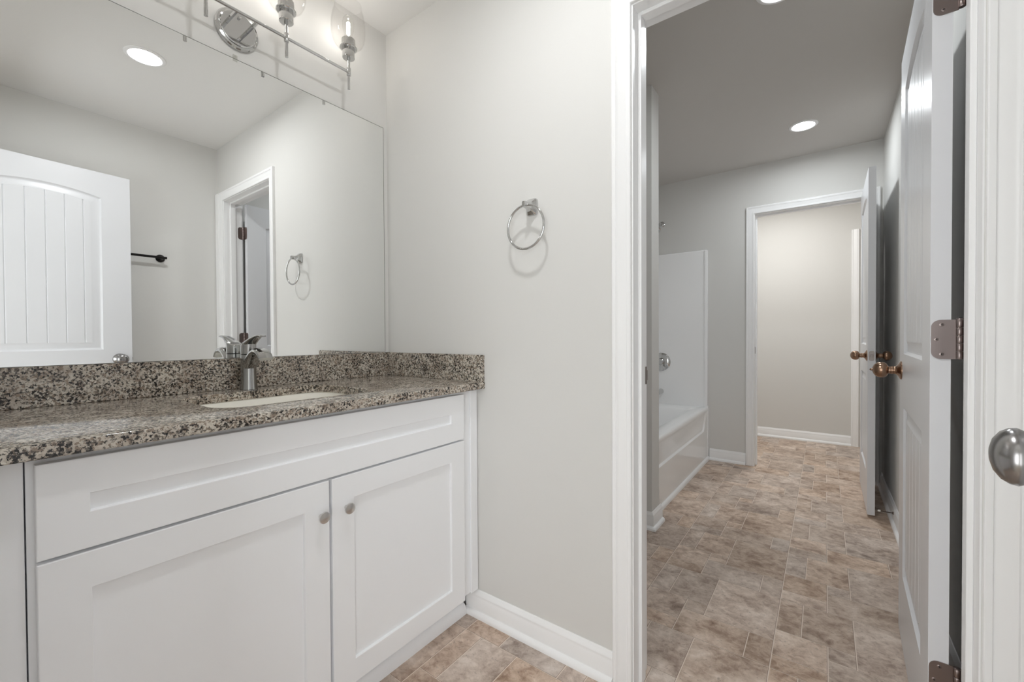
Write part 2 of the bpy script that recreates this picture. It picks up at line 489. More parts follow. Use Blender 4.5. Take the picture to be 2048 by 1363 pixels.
# ------------------------------------------------------------------ doorway trims
CAS = [(0, 0), (0, 0.0075), (0.002, 0.0095), (0.009, 0.0105), (0.0115, 0.0105), (0.0128, 0.0082), (0.0155, 0.0082), (0.018, 0.0095),
       (0.034, 0.0125), (0.040, 0.0145), (0.0435, 0.0175), (0.0465, 0.0165), (0.0485, 0.0175), (0.054, 0.0175), (0.057, 0.015), (0.057, 0)]
def casing(x, side, y0, y1, zt, parent, reveal=0.005, extra=0.0):
    """U-shaped casing on the wall face x; side = -1 / +1 is the direction it stands out; y0 > y1"""
    m = MB(); rr = []
    a, b, z = y0+reveal, y1-reveal, zt+reveal
    def pt(y, zz, t):
        return (x+side*t, y, zz)
    rr.append([pt(a+d, 0.0, t) for d, t in CAS])
    rr.append([pt(a+d, z+d, t) for d, t in CAS])
    rr.append([pt(b-d, z+d, t) for d, t in CAS])
    rr.append([pt(b-d, 0.0, t) for d, t in CAS])
    m.rings(rr)
    if extra:
        m.box(x, x+side*0.0175, b-0.057-extra, b-0.057, 0, z+0.057)
    return m.build('casing', TRIM, parent, smooth=28)

def doorway(name, x0, x1, y0, y1, zt, stop_x, sides, label, extra=0.0):
    t = empty(name, ((x0+x1)/2, (y0+y1)/2, 0)); struct(t, label, 'door frame')
    inv = Matrix.Translation(-Vector(t.location))
    kids = []
    for s, xx in sides:
        kids.append(casing(xx, s, y0, y1, zt, t, extra=extra if s < 0 else 0.0))
    j = MB(); T = 0.003
    j.box(x0-0.0005, x1+0.0005, y0, y0+T, 0, zt)
    kids.append(j.build('jamb', TRIM, t, smooth=0))
    kids.append(MB().box(x0-0.0005, x1+0.0005, y1-T, y1, 0, zt).build('jamb', TRIM, t, smooth=0))
    kids.append(MB().box(x0-0.0005, x1+0.0005, y1-T, y0+T, zt, zt+T).build('head_jamb', TRIM, t, smooth=0))
    s0, s1 = stop_x
    st = MB()
    st.box(s0, s1, y0-0.011, y0, 0, zt); st.box(s0, s1, y1, y1+0.011, 0, zt); st.box(s0, s1, y1+0.011, y0-0.011, zt-0.011, zt)
    kids.append(st.build('door_stop', TRIM, t, smooth=0, bevel=0.002))
    for k in kids:
        k.data.transform(inv)
    return t
tr1 = doorway('trim_1', 0, XT, YD0, YD1, ZD, (0.038, 0.072), ((-1, 0.0), (1, XT)), 'white frame of the doorway from vanity to bath', extra=0.044)
tr2 = doorway('trim_2', XE, XE+0.115, YD0, YD1, ZD, (XE+0.045, XE+0.08), ((-1, XE), (1, XE+0.115)), 'white frame of the far doorway beyond the tub')
tr3 = doorway('trim_3', XL-0.115, XL, LD0, LD1, ZD, (XL-0.08, XL-0.045), ((1, XL), (-1, XL-0.115)), 'white frame of the entry doorway')
def strike(parent, x0, x1, y, z, lip):
    m = MB()
    m.box(x0, x1, y-0.0012, y+0.0005, z-0.028, z+0.028)
    m.box(x1, x1+lip, y-0.0012, y+0.003, z-0.016, z+0.016)
    o = m.build('strike_plate', FRAMEIN, parent, smooth=0, bevel=0.0008)
    o['label'] = 'small metal strike plate'
    o.data.transform(Matrix.Translation(-Vector(parent.location)))
strike(tr1, 0.088, 0.1165, YD0, 0.945, 0.006)
strike(tr2, XE+0.004, XE+0.03, YD0, 0.945, 0.004)
for zs in (0.276, 1.060, 1.836):
    m = MB(); R = 0.016; hh = 0.0445; ring = [(0.1165, zs-hh), (0.088+R, zs-hh)]
    for q in range(1, 9):
        an = -PI/2-PI/2*q/8; ring.append((0.088+R+R*math.cos(an), zs-hh+R+R*math.sin(an)))
    for q in range(0, 9):
        an = PI-PI/2*q/8; ring.append((0.088+R+R*math.cos(an), zs+hh-R+R*math.sin(an)))
    ring.append((0.1165, zs+hh))
    m.rings([[(x_, YD1-0.0005, z_) for x_, z_ in ring], [(x_, YD1+0.0018, z_) for x_, z_ in ring]])
    o = m.build('hinge_leaf', HINGE, tr1, smooth=30); o['label'] = 'satin metal hinge leaf on the jamb'
    o.data.transform(Matrix.Translation(-Vector(tr1.location)))
# casing on the far room's end wall
m = MB(); rr = []
for zz in (0, 2.065):
    rr.append([(XB-t, -1.815-d, zz) for d, t in CAS])
m.rings(rr)
struct(m.build('trim_4', TRIM, smooth=28), 'white vertical casing at the right end of the pale far wall', 'door frame')

# ------------------------------------------------------------------ doors
def fill_holes(bm_mb, outer, holes, y, flip):
    """planar face with holes at y (local x,z plane) through bmesh.triangle_fill"""
    bm = bmesh.new(); edges = []
    for loop in [outer]+holes:
        vs = [bm.verts.new((p[0], y, p[1])) for p in loop]
        for i in range(len(vs)):
            edges.append(bm.edges.new((vs[i], vs[(i+1) % len(vs)])))
    bmesh.ops.triangle_fill(bm, use_beauty=True, use_dissolve=False, edges=edges, normal=(0, 1, 0))
    bm.verts.index_update()
    off = len(bm_mb.v)
    for v in bm.verts:
        bm_mb.v.append(tuple(v.co))
    for f in bm.faces:
        idx = [off+v.index for v in f.verts]
        bm_mb.face(idx)
    bm.free()

def panel_loop(x0, x1, z0, z1, rise, d):
    """panel outline inset by d; arched top when rise > 0"""
    xa, xb, za = x0+d, x1-d, z0+d
    pts = [(xa, za), (xb, za)]
    N = 18
    if rise > 0:
        c = (x0+x1)/2; hw = (x1-x0)/2
        R = (hw*hw+rise*rise)/(2*rise); zc = z1+rise-R
        Rd = R-d
        for i in range(N+1):
            x = xb+(xa-xb)*i/N
            pts.append((x, zc+math.sqrt(max(Rd*Rd-(x-c)**2, 0))))
    else:
        for i in range(N+1):
            pts.append((xb+(xa-xb)*i/N, z1-d))
    return pts

def door_slab(wd, h, t):
    m = MB()
    st, fe = 0.131, 0.174
    ring = [(0, 0), (0.003, -0.0045), (0.008, -0.0085), (0.013, -0.0095), (0.030, -0.0075), (0.043, -0.0035)]
    up_ = (st, wd-st, 1.005-0.012, 1.893-0.012, 0.030)
    lo_ = (st, wd-st, 0.235, 0.812, 0.0)
    for side in (0, 1):
        y_of = (lambda dep: dep) if side == 0 else (lambda dep: -t-dep)
        outer = [(0, 0), (wd, 0), (wd, h), (0, h)]
        fill_holes(m, outer, [panel_loop(*up_, 0), panel_loop(*lo_, 0)], y_of(0), side)
        for P in (up_, lo_):
            rr = []
            for d, dep in ring:
                rr.append([(x, y_of(dep), z) for x, z in panel_loop(*P, d)])
            m.rings(rr, False, False)
            # plank field with V grooves
            D = ring[-1][0]; dep = ring[-1][1]
            xa, xb = P[0]+D, P[1]-D; c = (xa+xb)/2; zb = P[2]+D
            hw = (P[1]-P[0])/2
            def top(x):
                if P[4] > 0:
                    R = (hw*hw+P[4]**2)/(2*P[4]); zc = P[3]+P[4]-R
                    return zc+math.sqrt((R-D)**2-(x-c)**2)
                return P[3]-D
            xs = [(xa, dep)]
            gx = [c+0.0745*k for k in (-2, -1, 0, 1, 2)]
            for g in gx:
                xs += [(g-0.0035, dep), (g, dep-0.0035), (g+0.0035, dep)]
            xs.append((xb, dep))
            full = [xs[0]]
            for q in xs[1:]:
                p = full[-1]
                k = 4 if q[0]-p[0] > 0.02 else 1
                for i in range(1, k+1):
                    f_ = i/k
                    full.append((p[0]+(q[0]-p[0])*f_, p[1]+(q[1]-p[1])*f_))
            b = len(m.v)
            for x, dp in full:
                m.v.append((x, y_of(dp), zb)); m.v.append((x, y_of(dp), top(x)))
            for i in range(len(full)-1):
                m.face((b+2*i, b+2*i+2, b+2*i+3, b+2*i+1))
    # edges
    for (xa, za), (xb, zb) in (((0, 0), (wd, 0)), ((wd, 0), (wd, h)), ((wd, h), (0, h)), ((0, h), (0, 0))):
        b = len(m.v)
        m.v += [(xa, 0, za), (xb, 0, zb), (xb, -t, zb), (xa, -t, za)]
        m.face((b, b+1, b+2, b+3))
    # merge coincident points and orient
    return m

def finish_slab(m, parent):
    o = m.build('door_panel', DOORW, parent, smooth=0, fix=False)
    bm = bmesh.new(); bm.from_mesh(o.data)
    bmesh.ops.remove_doubles(bm, verts=bm.verts, dist=0.00002)
    bmesh.ops.recalc_face_normals(bm, faces=bm.faces)
    bm.to_mesh(o.data); bm.free()
    o.data.polygons.foreach_set('use_smooth', [True]*len(o.data.polygons))
    o.data.set_sharp_from_angle(angle=math.radians(18))
    return o

BALL = [(0.0320, 0), (0.0320, 0.0025), (0.0300, 0.0045), (0.0235, 0.0075), (0.0175, 0.0110), (0.0142, 0.0150), (0.0128, 0.0190), (0.0128, 0.0205), (0.0140, 0.0212), (0.0140, 0.0285),
        (0.0128, 0.0292), (0.0128, 0.0345), (0.0160, 0.0360), (0.0215, 0.0385), (0.0255, 0.0430), (0.0278, 0.0500), (0.0278, 0.0560), (0.0258, 0.0640), (0.0215, 0.0705), (0.0150, 0.0755), (0.0080, 0.0782), (0.0025, 0.0790)]
BALL_TIP = BALL[:-1]+[(0.0045, 0.0785), (0.004, 0.083), (0.001, 0.086)]
MUSH = [(0.0325, 0), (0.0325, 0.003), (0.029, 0.008), (0.018, 0.014), (0.0125, 0.020), (0.0115, 0.034), (0.0135, 0.042), (0.021, 0.0465),
        (0.027, 0.0495), (0.0295, 0.0545), (0.0285, 0.060), (0.0245, 0.066), (0.017, 0.071), (0.008, 0.0735), (0.001, 0.0742)]

def make_door(name, label, hinge, free, z0, t, knob_prof, knob_mat, knuckle_side, wd=0.711, h=2.030, knob_z=0.945, knobs=(1, 1), hinge_z=(0.276, 1.060, 1.836)):
    hx, hy = hinge; fx, fy = free
    rz = math.atan2(fy-hy, fx-hx)
    d = empty(name, (hx, hy, z0), rz); struct(d, label, 'door')
    finish_slab(door_slab(wd, h, t), d)
    for s in (0, 1):
        if not knobs[s]:
            continue
        k = MB().lathe(knob_prof, (wd-0.060, 0.0 if s == 0 else -t, knob_z-z0), (0, 1 if s == 0 else -1, 0), 40)
        o = k.build('door_knob', knob_mat, d, smooth=40)
        o['label'] = 'round metal door knob'
    # latch plate on the free edge
    lp = MB().sections([((wd+0.0001, -t/2, knob_z-z0), (0, 1, 0), (0, 0, 1), 0.0125, 0.0285), ((wd+0.0012, -t/2, knob_z-z0), (0, 1, 0), (0, 0, 1), 0.012, 0.028)], 40, 5)
    lpo = lp.build('latch_plate', FRAMEIN, d, smooth=30)
    b = MB().box(wd+0.001, wd+0.006, -t/2-0.006, -t/2+0.006, knob_z-z0-0.009, knob_z-z0+0.009)
    b.build('latch_bolt', FRAMEIN, lpo, smooth=0, bevel=0.001)
    for zs in hinge_z:
        z = zs-z0
        ky = 0.0125 if knuckle_side > 0 else -t-0.0125
        a, b_ = (-0.0330, ky) if knuckle_side < 0 else (ky, -t+0.033)
        # leaf let into the hinge edge, rounded on the far side
        m = MB(); R = 0.016; hh = 0.0445
        far = -0.0015 if knuckle_side < 0 else -t+0.0015
        sgn = 1 if knuckle_side < 0 else -1
        ring = [(ky+sgn*0.004, -hh), (far-sgn*R, -hh)]
        for q in range(1, 9):
            an = -PI/2+PI/2*q/8
            ring.append((far-sgn*R+sgn*R*math.cos(an), -hh+R+R*math.sin(an)))
        for q in range(0, 9):
            an = PI/2*q/8
            ring.append((far-sgn*R+sgn*R*math.cos(an), hh-R+R*math.sin(an)))
        ring.append((ky+sgn*0.004, hh))
        m.rings([[(0.0005, y, z+zz) for y, zz in ring], [(-0.0020, y, z+zz) for y, zz in ring]])
        # knuckle barrels
        for k in range(5):
            za = z-hh+k*2*hh/5
            m.lathe([(0.0058, 0.0004), (0.0062, 0.001), (0.0062, 2*hh/5-0.001), (0.0058, 2*hh/5-0.0004)], (-0.007, ky, za), (0, 0, 1), 16)
        m.lathe([(0.0066, 0), (0.0066, 0.002), (0.003, 0.004)], (-0.007, ky, z+hh), (0, 0, 1), 16)
        hg = m.build('hinge', HINGE, d, smooth=40)
        hg['label'] = 'satin metal butt hinge'
        for yy, zz in ((far-sgn*0.0125*1.0-sgn*0.0045, 0.0335), (far-sgn*0.0085, 0.0), (far-sgn*0.0125-sgn*0.0045, -0.0335)):
            sm = MB()
            sm.lathe([(0.0040, 0), (0.0040, 0.0008), (0.0030, 0.0012)], (-0.0019, yy, z+zz), (-1, 0, 0), 18)
            sm.build('screw', HINGE, hg, smooth=30)
            cr = MB()
            cr.box(-0.0034, -0.0030, yy-0.0021, yy+0.0021, z+zz-0.0006, z+zz+0.0006)
            cr.box(-0.0034, -0.0030, yy-0.0006, yy+0.0006, z+zz-0.0021, z+zz+0.0021)
            co = cr.build('screw_slot', DARK, hg, smooth=0)
    return d

make_door('door_1', 'open white arched-panel door with bronze-toned knob and hinges showing, nearest in the bath doorway',
          (0.128, -1.8065), (0.838, -1.8305), 0.012, 0.034, BALL_TIP, BRASS, -1)
make_door('door_2', 'open white door at the far doorway, seen edge on with a knob on both faces',
          (2.712, -1.852), (2.005, -1.849), 0.014, 0.035, BALL, BRASS, 1)
make_door('door_3', 'white arched beadboard entry door reflected in the mirror, with satin nickel knob',
          (-1.226, -1.774), (-0.517, -1.830), 0.012, 0.034, MUSH, NICKELD, 1, knob_z=0.9465)

# spring door stop on the baseboard behind the far door
t = empty('spring_door_stop', (1.965, YH+0.0135, 0.060))
tag(t, 'thin spring door stop with white tip on the baseboard behind the far door', 'door stop')
MB().lathe([(0.008, 0), (0.008, 0.003), (0.004, 0.005)], (0, 0, 0), (0, 1, 0), 16).build('mount', STEEL, t)
MB().tube([(0.0022*math.cos(a_*1.1), 0.004+0.052*a_/120, 0.0022*math.sin(a_*1.1)) for a_ in range(121)], 0.0009, 6).build('spring', STEEL, t)
MB().lathe([(0.004, 0), (0.0055, 0.002), (0.0055, 0.010), (0.003, 0.013)], (0, 0.055, 0), (0, 1, 0), 16).build('tip', RUBBER, t)

# ------------------------------------------------------------------ vanity
YFR = -0.534      # face frame plane
YDO = -0.553      # door faces
cab = empty('vanity_cabinet', (-0.58, -0.29, 0))
tag(cab, 'white shaker vanity cabinet under the granite counter', 'cabinet')
def P_(o):
    o.data.transform(Matrix.Translation(-Vector(cab.location))); return o
m = MB()
m.box(-1.1455, -0.004, YFR, YFR+0.018, 0.104, 0.8735)          # face frame
m.box(-1.1455, -1.128, YFR+0.018, -0.02, 0.104, 0.8735)
m.box(-0.022, -0.004, YFR+0.018, -0.02, 0.104, 0.8735)
m.box(-1.128, -0.022, YFR+0.018, -0.02, 0.104, 0.122)
P_(m.build('carcass', CABW, cab, smooth=0))
P_(MB().box(-1.1455, -0.0275, -0.482, -0.464, 0, 0.1038).build('toe_kick', CABW, cab, smooth=0))
sh = [(0, 0), (0.016, 0), (0.016, 0.007), (0.0135, 0.013), (0.008, 0.018), (0, 0.020)]
sh = [(0, 0), (0.017, 0), (0.0165, 0.012), (0.014, 0.024), (0.009, 0.033), (0.003, 0.038), (0, 0.039)]
P_(MB().extrude_path([(-o, z) for o, z in sh], [(-1.1455, -0.482), (-0.0275, -0.482)]).build('shoe_molding', CABW, cab, smooth=50))
sc_ = MB(); sc_.box(-0.044, -0.0045, YFR-0.0065, YFR, 0.100, 0.8735)
P_(sc_.build('scribe_strip', CABW, cab, smooth=0, bevel=0.004, bseg=3))

def shaker(name, x0, x1, z0, z1, rail):
    """front slab with a recessed flat panel"""
    m = MB(); y = YDO; yb = YFR-0.0005; rd = 0.0085
    def loop(d, yy):
        return [(x0+d, yy, z0+d), (x1-d, yy, z0+d), (x1-d, yy, z1-d), (x0+d, yy, z1-d)]
    e = 0.0015
    rr = [loop(0, yb), loop(0, y+e), loop(e*0.3, y+e*0.3), loop(e, y), loop(rail-0.001, y), loop(rail, y+0.001), loop(rail+0.0012, y+rd)]
    m.rings(rr, True, True)
    o = m.build(name, CABW, cab, smooth=0)
    return P_(o)
shaker('false_drawer_front', -1.136, -0.0915, 0.6985, 0.8615, 0.0655)
KNOB = [(0.0055, 0), (0.0055, 0.002), (0.0048, 0.005), (0.0052, 0.010), (0.0075, 0.0135), (0.0125, 0.0155), (0.0148, 0.0175), (0.0150, 0.0205), (0.0142, 0.0220), (0.0120, 0.0226), (0.001, 0.0235)]
for x0, x1, kx in ((-1.136, -0.6165, -0.641), (-0.6085, -0.0915, -0.568)):
    d = shaker('cabinet_door', x0, x1, 0.104, 0.6925, 0.0665)
    k = MB().lathe(KNOB, (kx, YDO, 0.606), (0, -1, 0), 32).build('cabinet_knob', NICKEL, d, smooth=40)
    k['label'] = 'round satin nickel knob'
    P_(k)
fp = MB(); fp.box(XL+0.002, -1.1475, YFR-0.001, -0.02, 0.0, 0.8735)
tag(fp.build('cabinet_filler_panel', CABW, smooth=0, bevel=0.0015), 'plain white panel filling the gap left of the vanity cabinet', 'panel')

# countertop ---------------------------------------------------------
top = empty('granite_countertop', (-0.6, -0.29, 0.874))
tag(top, 'speckled brown and grey granite countertop with backsplash on the vanity', 'countertop')
def T_(o):
    o.data.transform(Matrix.Translation(-Vector(top.location))); return o
def rrect(x0, x1, y0, y1, r, z, n=8):
    pts = []
    for cx_, cy_, a0 in ((x1-r, y1-r, 0), (x0+r, y1-r, PI/2), (x0+r, y0+r, PI), (x1-r, y0+r, 1.5*PI)):
        for k in range(n+1):
            a_ = a0+PI/2*k/n
            pts.append((cx_+r*math.cos(a_), cy_+r*math.sin(a_), z))
    return pts
SX0, SX1, SY0, SY1, SR = -0.830, -0.386, -0.447, -0.116, 0.078
def slab():
    m = MB(); z0, z1 = 0.8742, 0.900
    X0_, X1_, Y0_, Y1_ = XL+0.001, -0.0008, -0.576, -0.0008
    e = 0.0025
    hole_t = rrect(SX0-0.002, SX1+0.002, SY0-0.002, SY1+0.002, SR+0.002, z1)
    hole_t2 = rrect(SX0, SX1, SY0, SY1, SR, z1-0.002)
    hole_b = rrect(SX0, SX1, SY0, SY1, SR, z0)
    def fill(outer, hole, z):
        bm = bmesh.new(); edges = []
        for loop in (outer, hole):
            vs = [bm.verts.new((p[0], p[1], z)) for p in loop]
            for i in range(len(vs)):
                edges.append(bm.edges.new((vs[i], vs[(i+1) % len(vs)])))
        bmesh.ops.triangle_fill(bm, use_beauty=True, edges=edges, normal=(0, 0, 1))
        bm.verts.index_update(); off = len(m.v)
        for v in bm.verts: m.v.append(tuple(v.co))
        for f in bm.faces: m.face([off+v.index for v in f.verts])
        bm.free()
    o_t = [(X0_, Y0_+e, z1), (X1_, Y0_+e, z1), (X1_, Y1_, z1), (X0_, Y1_, z1)]
    o_t2 = [(X0_, Y0_+e*0.3, z1-e*0.3), (X1_, Y0_+e*0.3, z1-e*0.3), (X1_, Y1_, z1-e*0.3), (X0_, Y1_, z1-e*0.3)]
    o_t3 = [(X0_, Y0_, z1-e), (X1_, Y0_, z1-e), (X1_, Y1_, z1-e), (X0_, Y1_, z1-e)]
    o_b2 = [(X0_, Y0_, z0+e), (X1_, Y0_, z0+e), (X1_, Y1_, z0+e), (X0_, Y1_, z0+e)]
    o_b = [(X0_, Y0_+e, z0), (X1_, Y0_+e, z0), (X1_, Y1_, z0), (X0_, Y1_, z0)]
    fill(o_t, hole_t, z1); fill(o_b, hole_b, z0)
    m.rings([o_t, o_t2, o_t3, o_b2, o_b], False, False)
    m.rings([hole_t, hole_t2, hole_b], False, False)
    o = m.build('slab', GRANITE, top, smooth=0, fix=False)
    bm = bmesh.new(); bm.from_mesh(o.data)
    bmesh.ops.remove_doubles(bm, verts=bm.verts, dist=0.00001)
    bmesh.ops.recalc_face_normals(bm, faces=bm.faces)
    bm.to_mesh(o.data); bm.free()
    o.data.polygons.foreach_set('use_smooth', [True]*len(o.data.polygons))
    o.data.set_sharp_from_angle(angle=math.radians(25))
    return T_(o)
slab()
T_(MB().box(XL+0.001, -0.0008, -0.0205, -0.0008, 0.9003, 1.0025).build('backsplash', GRANITE, top, smooth=0, bevel=0.0015))
T_(MB().box(-0.0205, -0.0008, -0.575, -0.0209, 0.9003, 1.0025).build('side_splash', GRANITE, top, smooth=0, bevel=0.0015))

# sink ----------------------------------------------------------------
m = MB()
o_ = 0.003
sec = [rrect(SX0-0.03, SX1+0.03, SY0-0.03, SY1+0.03, SR+0.03, 0.8738),
       rrect(SX0-o_, SX1+o_, SY0-o_, SY1+o_, SR+o_, 0.8738),
       rrect(SX0-o_+0.002, SX1+o_-0.002, SY0-o_+0.002, SY1+o_-0.002, SR, 0.871),
       rrect(SX0+0.006, SX1-0.006, SY0+0.006, SY1-0.006, SR, 0.83),
       rrect(SX0+0.016, SX1-0.016, SY0+0.016, SY1-0.016, SR, 0.77),
       rrect(SX0+0.035, SX1-0.035, SY0+0.035, SY1-0.035, SR, 0.742),
       rrect(SX0+0.08, SX1-0.08, SY0+0.08, SY1-0.08, SR, 0.733),
       rrect(-0.628, -0.588, -0.30, -0.26, 0.0199, 0.728)]
m.rings(sec, False, True)
sink = m.build('undermount_sink', SINKW, smooth=50, fix=True)
s_ = sink.modifiers.new('wall', 'SOLIDIFY'); s_.thickness = 0.008; s_.offset = -1
tag(sink, 'white rectangular undermount sink set into the granite', 'sink')
dr = MB().lathe([(0.0185, 0), (0.0185, 0.002), (0.016, 0.003), (0.001, 0.0035)], (-0.608, -0.28, 0.7285), (0, 0, 1), 24).build('drain', CHROME, sink)

# faucet ----------------------------------------------------------------
fx_, fy_ = -0.6135, -0.064
fa = empty('faucet', (fx_, fy_, 0.900)); tag(fa, 'chrome single-lever faucet behind the sink', 'faucet')
X, Y, Z = Vector((1, 0, 0)), Vector((0, 1, 0)), Vector((0, 0, 1))
MB().lathe([(0.0262, 0.0003), (0.0262, 0.002), (0.0250, 0.010), (0.0238, 0.025), (0.0228, 0.050), (0.0226, 0.075), (0.0230, 0.095), (0.0234, 0.112), (0.0228, 0.1155), (0.020, 0.117)],
           (0, 0, 0), (0, 0, 1), 40).build('body', FCHROME, fa, smooth=40)
def sweep(pts, w0, th, n=28, power=2.4):
    secs = []
    for i, (y, z) in enumerate(pts):
        a_ = pts[max(i-1, 0)]; b_ = pts[min(i+1, len(pts)-1)]
        d = Vector((0, b_[0]-a_[0], b_[1]-a_[1])).normalized()
        secs.append((Vector((0, y, z)), X, d.cross(X), w0[i], th[i]))
    return MB().sections(secs, n, power)
sp_pts = [(0.004, 0.066), (-0.016, 0.086), (-0.036, 0.108), (-0.058, 0.1235), (-0.080, 0.1295), (-0.100, 0.1265), (-0.116, 0.117), (-0.126, 0.104)]
sweep(sp_pts, [0.019, 0.0215, 0.0225, 0.0225, 0.0225, 0.0225, 0.0222, 0.0218], [0.014, 0.016, 0.0145, 0.0115, 0.0095, 0.0085, 0.0080, 0.0078]).build('spout', FCHROME, fa, smooth=50)
def tilt(c, a_, ru, rv):
    v = Vector((0, math.cos(a_), math.sin(a_)))
    return (Vector(c), X, v, ru, rv)
R_ = math.radians
hb = MB()
hb.sections([tilt((0, 0, 0.1175), 0, 0.020, 0.020), tilt((0, 0, 0.1185), 0, 0.0232, 0.0232), tilt((0, 0, 0.1270), R_(-3), 0.0233, 0.0233), tilt((0, 0, 0.1380), R_(-11), 0.0232, 0.0236),
             tilt((0, -0.001, 0.1490), R_(-20), 0.0230, 0.0244), tilt((0, -0.0015, 0.1535), R_(-22), 0.0222, 0.0242), tilt((0, -0.002, 0.1560), R_(-22), 0.0195, 0.0215), tilt((0, -0.002, 0.1572), R_(-22), 0.012, 0.013)], 36, 2.0)
def lv(y, z, a_, w_, t_):
    return (Vector((0, y, z)), X, Vector((0, math.sin(a_), math.cos(a_))), w_, t_)
hb.sections([lv(0.004, 0.1475, R_(24), 0.0200, 0.0085), lv(-0.012, 0.1540, R_(24), 0.0205, 0.0085), lv(-0.026, 0.1605, R_(23), 0.0190, 0.0075), lv(-0.042, 0.1668, R_(20), 0.0168, 0.0060), lv(-0.060, 0.1725, R_(15), 0.0150, 0.0048),
             lv(-0.078, 0.1762, R_(8), 0.0143, 0.0041), lv(-0.094, 0.1775, R_(1), 0.0138, 0.0036), lv(-0.102, 0.1772, R_(-4), 0.0118, 0.0030), lv(-0.1045, 0.1768, R_(-4), 0.0085, 0.0020)], 28, 2.6)
hb.build('lever_handle', FCHROME, fa, smooth=50)

# mirror ----------------------------------------------------------------
mm = empty('wall_mirror', (-0.62, 0, 1.0035)); tag(mm, 'large frameless mirror above the vanity', 'mirror')
MX0, MX1, MZ0, MZ1 = -1.218, -0.0225, 1.0035, 2.0135
m = MB(); b = 0
m.v += [(MX0+0.62, -0.006, 0), (MX1+0.62, -0.006, 0), (MX1+0.62, -0.006, MZ1-MZ0), (MX0+0.62, -0.006, MZ1-MZ0)]
m.face((0, 1, 2, 3))
me_ = m.build('glass', MIRROR, mm, smooth=0, fix=False)
MB().box(MX0+0.62, MX1+0.62, -0.0058, -0.0006, 0, MZ1-MZ0).build('backing', MEDGE, mm, smooth=0)
e = MB(); q = 0.0018
e.box(MX0+0.62, MX1+0.62, -0.0062, -0.0058, MZ1-MZ0-q, MZ1-MZ0); e.box(MX1+0.62-q, MX1+0.62, -0.0062, -0.0058, 0, MZ1-MZ0-q)
e.build('edge', MEDGE, mm, smooth=0)
cl_ = MB()
cl_.box(-0.627, -0.613, -0.0085, -0.0065, 2.004, 2.0255); cl_.box(-0.627, -0.613, -0.0065, -0.0003, 2.0145, 2.0255)
cl_.lathe([(0.0035, 0), (0.0035, 0.0015), (0.001, 0.002)], (-0.62, -0.0085, 2.0205), (0, -1, 0), 14)
tag(cl_.build('mirror_clip', PLASTIC, smooth=0, bevel=0.001), 'clear plastic clip on the top edge of the mirror', 'clip')

# vanity light ----------------------------------------------------------------
VL = empty('vanity_light', (-0.613, 0, 2.112)); tag(VL, 'chrome bar light with clear glass shades above the mirror', 'wall light')
BY, BZ = -0.0975, 0.0035
MB().lathe([(0.066, 0.0005), (0.066, 0.010), (0.063, 0.0145), (0.057, 0.0155), (0.056, 0.0185), (0.0535, 0.0200), (0.001, 0.0203)], (0, 0, 0), (0, -1, 0), 64).build('backplate', CHROME, VL, smooth=30)
for xx in (-0.0355, 0.0265):
    MB().box(xx-0.0035, xx+0.0035, BY, -0.0203, BZ-0.0055, BZ+0.0055).build('arm', CHROME, VL, smooth=0, bevel=0.0008)
for zz in (-0.033, 0.035):
    MB().lathe([(0.0042, 0), (0.0042, 0.006), (0.003, 0.0072)], (0.001, -0.0202, zz), (0, -1, 0), 16).build('mounting_nut', CHROME, VL)
MB().cyl((-0.364, BY, BZ), (0.366, BY, BZ), 0.0052, 20).build('bar', CHROME, VL, smooth=40)
for xx in (-0.3600, -0.1200, 0.1200, 0.3605):
    st_ = MB()
    st_.cyl((xx, BY, -0.0635), (xx, BY, 0.058), 0.0054, 20)
    st_.lathe([(0.0074, -0.015), (0.0080, -0.0135), (0.0080, 0.0145), (0.0074, 0.016)], (xx, BY, BZ), (0, 0, 1), 24)
    st_.build('stem', CHROME, VL, smooth=40)
    cu = MB()
    cu.lathe([(0.0065, 0.050), (0.0065, 0.0565), (0.0215, 0.0568), (0.0232, 0.0585), (0.0232, 0.0905), (0.0225, 0.092), (0.0300, 0.0925), (0.0322, 0.0945), (0.0322, 0.0985),
              (0.0300, 0.1005), (0.0255, 0.1015), (0.0262, 0.108), (0.0255, 0.128), (0.0235, 0.131), (0.016, 0.1315), (0.001, 0.1316)], (xx, BY, 0), (0, 0, 1), 40)
    cu.build('socket_cup', CHROME, VL, smooth=30)
    gl_ = MB()
    pr_ = [(0.0335, 0.101), (0.042, 0.104), (0.0530, 0.114), (0.0605, 0.130), (0.0640, 0.150), (0.0650, 0.175), (0.0635, 0.200), (0.0590, 0.225), (0.0525, 0.245), (0.0505, 0.256), (0.0515, 0.262)]
    gl_.lathe(pr_, (xx, BY, 0), (0, 0, 1), 48, False, False)
    g_ = gl_.build('glass_shade', GLASS, VL, smooth=80)
    sd = g_.modifiers.new('thickness', 'SOLIDIFY'); sd.thickness = 0.0022
    bu = MB()
    bu.lathe([(0.0125, 0.1317), (0.0130, 0.142), (0.0155, 0.152), (0.0200, 0.166), (0.0225, 0.182), (0.0222, 0.196), (0.0190, 0.211), (0.0120, 0.221), (0.001, 0.2245)], (xx, BY, 0), (0, 0, 1), 32, False, True)
    bo = bu.build('bulb', BULBG, VL, smooth=60)
    fi = MB().lathe([(0.004, 0.149), (0.0066, 0.153), (0.0066, 0.194), (0.004, 0.198)], (xx, BY, 0), (0, 0, 1), 16)
    fi.build('filament', FILAM, bo, smooth=60)

